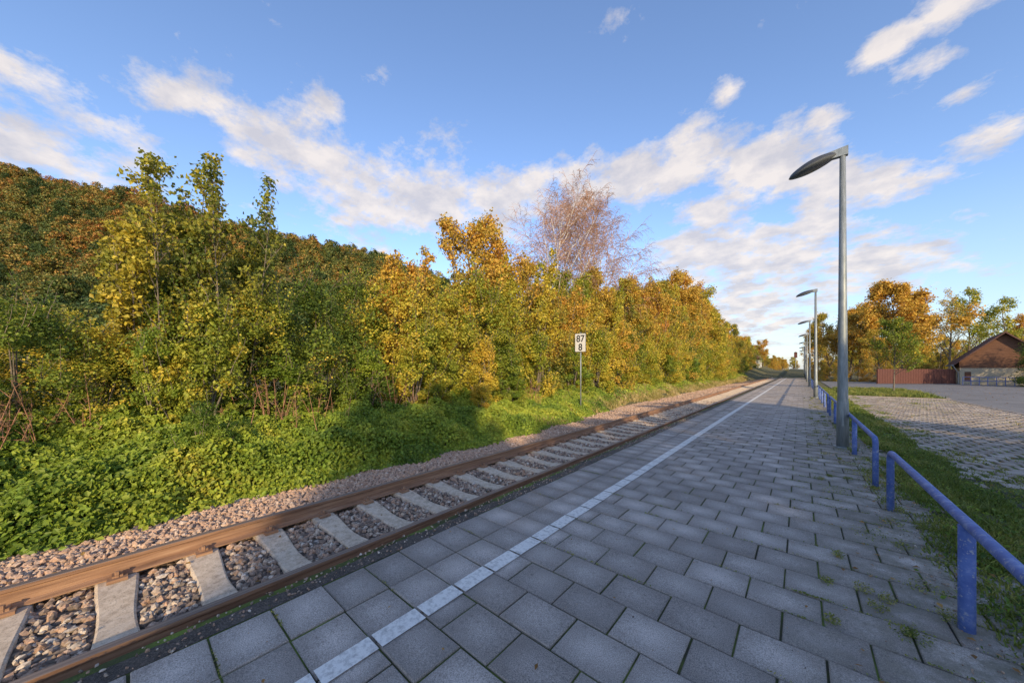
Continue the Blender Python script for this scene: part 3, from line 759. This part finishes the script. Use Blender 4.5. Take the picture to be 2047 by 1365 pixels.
pl('green_bush', bush['g', 1], 20.2, 57.5, 1.2, 1.1)
pl('green_bush', bush['g', 1], 22.9, 58, 1.2, 1.1)
for (x, y, s) in ((9, 66.5, .45), (11, 68, .5), (12.6, 69, .42), (6.8, 70, .5), (4.5, 69, .4), (3, 72, .45), (2.6, 84, .6), (13.2, 72, .5)):
    pl('autumn_bush', bush['m', 0], x, y, s*1.4, s)
# unseen trees and bushes added behind the viewer to shade the platform
for q, y in enumerate(np.arange(-20, 4, 2.6)):
    me = (tr_['m'], tr_['o'], tr_['y'])[q % 3]
    hgt = .74 if y < -15 else (1.08 if y < -10.5 else .85)
    pl('unseen_shade_tree', me, 14.5+rng.normal(0, .5), y, .95, hgt)
    pl('unseen_shade_bush', bush['m', q % 2], 13.6, y+1.3, 1.3, 1.35*min(1., hgt/.85))

# ---------------------------------------------------------------- instanced forest
def coll(name, meshes):
    c = bpy.data.collections.new(name)
    for k, me in enumerate(meshes):
        o = bpy.data.objects.new('%s_%02d' % (name, k), me); c.objects.link(o)
    return c
def instancer(name, P, S, c, nvar, seed):
    r = np.random.default_rng(seed); n = len(P)
    me = bpy.data.meshes.new(name); me.vertices.add(n); me.vertices.foreach_set('co', np.asarray(P, np.float32).ravel())
    for k, v in (('scl', S), ('rot', r.uniform(0, 6.28, n))):
        a = me.attributes.new(k, 'FLOAT', 'POINT'); a.data.foreach_set('value', np.asarray(v, np.float32))
    a = me.attributes.new('vid', 'INT', 'POINT'); a.data.foreach_set('value', r.integers(0, nvar, n).astype(np.int32))
    ob = bpy.data.objects.new(name, me); SC.collection.objects.link(ob)
    ng = bpy.data.node_groups.new(name, 'GeometryNodeTree')
    ng.interface.new_socket('Geometry', in_out='INPUT', socket_type='NodeSocketGeometry'); ng.interface.new_socket('Geometry', in_out='OUTPUT', socket_type='NodeSocketGeometry')
    gi = ng.nodes.new('NodeGroupInput'); go = ng.nodes.new('NodeGroupOutput')
    ip = ng.nodes.new('GeometryNodeInstanceOnPoints'); ci = ng.nodes.new('GeometryNodeCollectionInfo')
    ci.inputs['Collection'].default_value = c; ci.inputs['Separate Children'].default_value = True; ci.inputs['Reset Children'].default_value = True
    def na(k, t):
        x = ng.nodes.new('GeometryNodeInputNamedAttribute'); x.data_type = t; x.inputs['Name'].default_value = k
        e = [o for o in x.outputs if o.name == 'Attribute' and o.enabled]
        return e[0] if e else x.outputs[0]
    cx = ng.nodes.new('ShaderNodeCombineXYZ')
    L = ng.links.new
    L(gi.outputs[0], ip.inputs['Points']); L(ci.outputs[0], ip.inputs['Instance']); ip.inputs['Pick Instance'].default_value = True
    L(na('vid', 'INT'), ip.inputs['Instance Index']); L(na('rot', 'FLOAT'), cx.inputs[2])
    L(cx.outputs[0], ip.inputs['Rotation']); L(na('scl', 'FLOAT'), ip.inputs['Scale']); L(ip.outputs[0], go.inputs[0])
    md = ob.modifiers.new('scatter', 'NODES'); md.node_group = ng
    return ob
hillm = [gen_bush('hill_tree_%d' % v, 200+v, 13, 4.6, 42, 1.5, 34, .8, M_hill if v < 4 else M_pine, sprigs=0) for v in range(5)]
ch = coll('hill_tree_kinds', hillm)
r = np.random.default_rng(99)
P = []; S = []
for f in np.arange(66, 262, 6.0):
    for q in np.arange(-460, 130, 6.2):
        rr2 = q+r.normal(0, 2.); ff = f+r.normal(0, 2.)
        x = rr2*RX+ff*FX; y = rr2*RY+ff*FY
        if x > -34: continue
        P.append((x, y, float(zg(x, y))-2.0)); S.append(r.uniform(.6, 1.05))
instancer('hillside_forest', np.array(P), np.array(S), ch, 5, 5)
cd = coll('distant_tree_kinds', [tr_['m'], tr_['o'], tr_['y'], bush['m', 0]])
P = []; S = []
for _ in range(420):
    y = r.uniform(125, 420); sd = r.choice([-1, -1, 1])
    x = sd*r.uniform(9, 14+y*.14) if sd > 0 else -r.uniform(10, 60)
    P.append((x, y, float(zg(x, y))-.5)); S.append(r.uniform(.55, 1.1))
for _ in range(160):
    x = r.uniform(-160, 330); P.append((x, r.uniform(420, 520), -1.)); S.append(r.uniform(.9, 1.6))
for _ in range(40):
    x = r.uniform(-60, -24); y = r.uniform(-10, 40); P.append((x, y, float(zg(x, y))-.3)); S.append(r.uniform(.4, .6))
for _ in range(60):
    x = r.uniform(30, 80); P.append((x, r.uniform(95, 140), -.3)); S.append(r.uniform(.6, 1.))
instancer('distant_trees', np.array(P), np.array(S), cd, 4, 6)

# ---------------------------------------------------------------- house, fence
m, nt, b, g = newmat('timber_cladding'); M_wood = m
sp = node(nt, 'ShaderNodeSeparateXYZ', {'Vector': g})
bz_ = math_(nt, 'FRACT', math_(nt, 'MULTIPLY', sp.outputs[2], 5.5))
n = noise(nt, 4, 4, .6, node(nt, 'ShaderNodeMapping', {'Vector': g, 'Scale': (.4, .4, 6.)}).outputs[0])
col = ramp(nt, n, [(.3, (.11,.05,.03)), (.7, (.24,.12,.07))]); col = mixc(nt, rng01(nt, bz_, .0, .18, .7, 0), col, (.03,.015,.01))
setb(nt, b, col, .8)
m, nt, b, g = newmat('roof_tiles'); M_roof = m
wv = node(nt, 'ShaderNodeTexWave', {'Vector': g, 'Scale': 1.6, 'Distortion': .3}, bands_direction='Y').outputs[1]
setb(nt, b, mixc(nt, noise(nt, 3, 4, .6, g), (.09,.045,.035), (.17,.09,.07)), .85, bump=wv, bs=.6, bd=.05)
m, nt, b, g = newmat('render_wall'); M_wall = m
setb(nt, b, mixc(nt, noise(nt, 1.5, 5, .6, g), (.42,.35,.24), (.52,.45,.33)), .9)
m, nt, b, g = newmat('window_glass_dark'); M_win = m; setb(nt, b, (.03,.035,.04), .1)
m, nt, b, g = newmat('red_brown_fence'); M_fence = m
setb(nt, b, mixc(nt, noise(nt, 8, 4, .6, g), (.08,.03,.025), (.15,.06,.045)), .75)
X0, X1, Y0, Y1 = 0., 6.0, 0., 10.; zt0 = -.18; ZE = 2.5; ZR = 5.6; XM = (X0+X1)/2
h = empty('timber_house', (14.2, 64.2, 0)); h.rotation_euler = (0, 0, math.radians(-9))
A = Acc(); A.box(X0, X1, Y0, Y1, zt0, 1.75); mk('rendered_walls', A.verts(), A.faces(), [M_wall], parent=h)
A = Acc(); k = .025
A.box(X0-k, X1+k, Y0-k, Y1+k, 1.75, ZE)
V = [(X0-k, Y0-k, ZE), (X1+k, Y0-k, ZE), (XM, Y0-k, ZR-.08), (X0-k, Y1+k, ZE), (X1+k, Y1+k, ZE), (XM, Y1+k, ZR-.08)]
A.add(V, [(0, 1, 2), (5, 4, 3)]); mk('timber_gable', A.verts(), A.faces(), [M_wood], parent=h)
A = Acc(); o_ = .45; sl = (ZR-ZE)/(XM-X0)
for sd in (-1, 1):
    xe = XM+sd*((XM-X0)+o_); ze = ZE-sl*o_
    ya, yb = Y0-.6, Y1+.6
    V = [(XM, ya, ZR), (xe, ya, ze), (xe, yb, ze), (XM, yb, ZR), (XM, ya, ZR+.16), (xe, ya, ze+.16), (xe, yb, ze+.16), (XM, yb, ZR+.16)]
    A.add(V, [(0,1,2,3),(7,6,5,4),(0,4,5,1),(1,5,6,2),(2,6,7,3)])
mk('pitched_roof', A.verts(), A.faces(), [M_roof], parent=h)
A = Acc()
xe = X0-o_-.07; A.tube([(xe, Y0-.6, ZE-sl*o_+.02), (xe, Y1+.6, ZE-sl*o_+.02)], .08, 8, cap=True)
A.tube([(xe, Y0-.4, ZE-sl*o_), (X0-.1, Y0-.1, 1.2), (X0-.1, Y0-.1, zt0)], .05, 8)
mk('gutter_and_downpipe', A.verts(), A.faces(), [M_galv], smooth=True, parent=h)
A = Acc(); A.box(X0-.012, X0+.05, 2.5, 3.7, .6, 1.6); A.box(X0-.012, X0+.05, 6., 7.2, .6, 1.6)
mk('windows', A.verts(), A.faces(), [M_win], parent=h)
A = Acc(); A.box(.35, .8, Y0-.014, Y0+.05, .2, 1.3); mk('door', A.verts(), A.faces(), [M_wood], parent=h)
A = Acc(); p0 = np.array([7.0, 58.6]); p1 = np.array([14.0, 64.4]); L = np.linalg.norm(p1-p0); d = (p1-p0)/L; nn = np.array([-d[1], d[0]])
f_ = empty('red_wooden_fence')
for q in range(int(L/.19)):
    c = p0+d*(q*.19+.06); hz = 1.62+.03*rng.random(); a = c-d*.08; b_ = c+d*.08
    V = [(a[0],a[1],-.1),(b_[0],b_[1],-.1),(b_[0]+nn[0]*.025,b_[1]+nn[1]*.025,-.1),(a[0]+nn[0]*.025,a[1]+nn[1]*.025,-.1)]
    V += [(v[0], v[1], hz) for v in V]
    A.add(V, [(3,2,1,0),(4,5,6,7),(0,1,5,4),(1,2,6,5),(2,3,7,6),(3,0,4,7)])
mk('pickets', A.verts(), A.faces(), [M_fence], parent=f_)
A = Acc()
for z in (.3, 1.3): A.tube([(*(p0+nn*.06), z), (*(p1+nn*.06), z)], .04, 4)
for q in range(5): c = p0+d*L*q/4+nn*.1; A.tube([(*c, -.3), (*c, 1.6)], .05, 6)
mk('fence_frame', A.verts(), A.faces(), [M_fence], parent=f_)
root = empty('blue_yard_fence', (13.6, 60.5, 0)); A = Acc()
for z in (.75, .35): A.tube([(0, 0, z), (6, -2.2, z)], .035, 6)
for q in range(13): A.tube([(q*.5, -q*.5*2.2/6, -.2), (q*.5, -q*.5*2.2/6, .75)], .03, 6)
mk('rails_and_posts', A.verts(), A.faces(), [M_blue], parent=root)

# small rail signal far down the line, and a house beyond the hedge
root = empty('rail_signal', (-1.4, 175, 0)); A = Acc(); A.tube([(0,0,-.1),(0,0,8.6)], .14, 8); mk('mast', A.verts(), A.faces(), [M_galv], parent=root)
A = Acc(); A.box(-.5,.5,-.2,.2,6.2,8.4); A.box(-.4,.4,-.5,-.2,8.25,8.4); mk('signal_box', A.verts(), A.faces(), [M_fence], parent=root)
root = empty('white_house'); A = Acc(); A.box(-15.5, -9.8, 128, 140, -.5, 5.); mk('walls', A.verts(), A.faces(), [M_plate], parent=root)
A = Acc(); V = [(-16,127.5,4.8),(-9.3,127.5,4.8),(-12.6,127.5,8.),(-16,140.5,4.8),(-9.3,140.5,4.8),(-12.6,140.5,8.)]
A.add(V, [(0,1,2),(5,4,3)]); A.add(V, [(0,2,5,3),(1,4,5,2)]); mk('roof', A.verts(), A.faces(), [M_roof], parent=root)
A = Acc()
for q in range(3): A.box(-14.8+q*1.8, -13.9+q*1.8, 127.98, 128.05, 2.2, 3.6)
mk('windows', A.verts(), A.faces(), [M_win], parent=root)

# ---------------------------------------------------------------- light
EL = 18.; az = math.radians(131.4)
sd = Vector((math.sin(az)*math.cos(math.radians(EL)), math.cos(az)*math.cos(math.radians(EL)), math.sin(math.radians(EL))))
li = bpy.data.lights.new('sun', 'SUN'); li.energy = 5.0; li.angle = math.radians(.6); li.color = (1, .80, .50)
lo = bpy.data.objects.new('sun', li); SC.collection.objects.link(lo); lo.rotation_euler = (-sd).to_track_quat('-Z', 'Y').to_euler(); lo.location = (30, -40, 30)

W = bpy.data.worlds.new('World'); SC.world = W; W.use_nodes = True; nt = W.node_tree; nt.nodes.clear()
sky = node(nt, 'ShaderNodeTexSky', sky_type='NISHITA'); sky.sun_disc = False; sky.sun_elevation = math.radians(EL); sky.sun_rotation = az
sky.air_density = 1.0; sky.dust_density = .6; sky.ozone_density = 1.5
tc = node(nt, 'ShaderNodeTexCoord').outputs['Generated']
sep = node(nt, 'ShaderNodeSeparateXYZ', {'Vector': tc})
zc = math_(nt, 'MAXIMUM', math_(nt, 'ADD', sep.outputs[2], .22), .03)
u = math_(nt, 'DIVIDE', sep.outputs[0], zc); v = math_(nt, 'DIVIDE', sep.outputs[1], zc)
cv = node(nt, 'ShaderNodeCombineXYZ', {0: u, 1: v, 2: 0.}).outputs[0]
n1 = noise(nt, 5.2, 9, .66, cv)
tcs = node(nt, 'ShaderNodeVectorMath', {0: tc, 1: (1, 1, 1.6)}, operation='MULTIPLY').outputs[0]
msk = None
for (a, e, k, amp) in ((-95, 22, 70, .9), (-101, 24, 60, .9), (-86.7, 29.8, 240, .7), (-81.7, 31, 170, .75), (-76.5, 29.8, 100, .95), (-70, 28, 75, 1.08), (-64, 24, 60, 1.), (-60, 27, 70, 1.08), (-53, 26.5, 75, 1.1), (-44, 26, 80, 1.1), (-37, 27.5, 100, 1.08),
                       (-29, 28., 110, 1.08), (-20, 28.8, 110, 1.12), (-13, 28.4, 95, 1.2), (-4, 25, 85, 1.2), (3, 21, 120, 1.15), (7.5, 20.5, 240, .95), (2.3, 17.6, 250, 1.), (-10, 21.6, 180, 1.),
                       (-11, 17, 70, 1.15), (-3, 14.5, 70, 1.15), (6, 12.0, 90, 1.05), (-69, 34.3, 500, .8), (7.8, 32.7, 800, .9), (10.6, 29.4, 700, 1.), (13.5, 33.5, 400, .9), (12.8, 25.9, 1100, .85),
                       (1.9, 28.4, 900, .9), (-8.2, 34.6, 1000, .85), (13.4, 22, 450, .95), (-6, 8, 50, 1.)):
    a = math.radians(a); e = math.radians(e); c = (math.sin(a)*math.cos(e), math.cos(a)*math.cos(e), math.sin(e)*1.6)
    s = node(nt, 'ShaderNodeVectorMath', {0: tcs, 1: c}, operation='DISTANCE').outputs['Value']
    s = node(nt, 'ShaderNodeMapRange', {'Value': s, 'From Min': 0., 'From Max': 1.9/math.sqrt(k), 'To Min': amp, 'To Max': 0.}, interpolation_type='SMOOTHSTEP').outputs[0]
    msk = s if msk is None else math_(nt, 'MAXIMUM', msk, s)
dn = math_(nt, 'MULTIPLY_ADD', n1, 1.75, -.375)
dn = math_(nt, 'MULTIPLY_ADD', msk, .52, dn)
cl = rng01(nt, dn, .67, .97)
sh = rng01(nt, noise(nt, 6, 5, .6, node(nt, 'ShaderNodeVectorMath', {0: cv, 1: (.06, -.05, 0.)}, operation='ADD').outputs[0]), .38, .62)
ccol = mixc(nt, sh, (6.7, 6.1, 5.7), (4.6, 4.45, 4.75))
skc = mixc(nt, 1., sky.outputs[0], (1.68, 1.76, 2.05), 'MULTIPLY')
skc = mixc(nt, rng01(nt, sep.outputs[2], .0, .32, .55, 0.), skc, (3.6, 4.2, 5.4))
col = mixc(nt, math_(nt, 'MULTIPLY', cl, .9), skc, ccol)
bg = node(nt, 'ShaderNodeBackground', {'Color': col, 'Strength': .145})
out = node(nt, 'ShaderNodeOutputWorld'); nt.links.new(bg.outputs[0], out.inputs[0])

# ---------------------------------------------------------------- camera
cam = bpy.data.cameras.new('camera'); co = bpy.data.objects.new('camera', cam); SC.collection.objects.link(co)
cam.sensor_width = 36; cam.lens = 36*670/2047; cam.shift_y = 55.5/2047; cam.clip_end = 6000; cam.clip_start = .05
co.location = (0, 0, 1.6); co.rotation_euler = (math.radians(90), 0, math.radians(40.7))
SC.camera = co
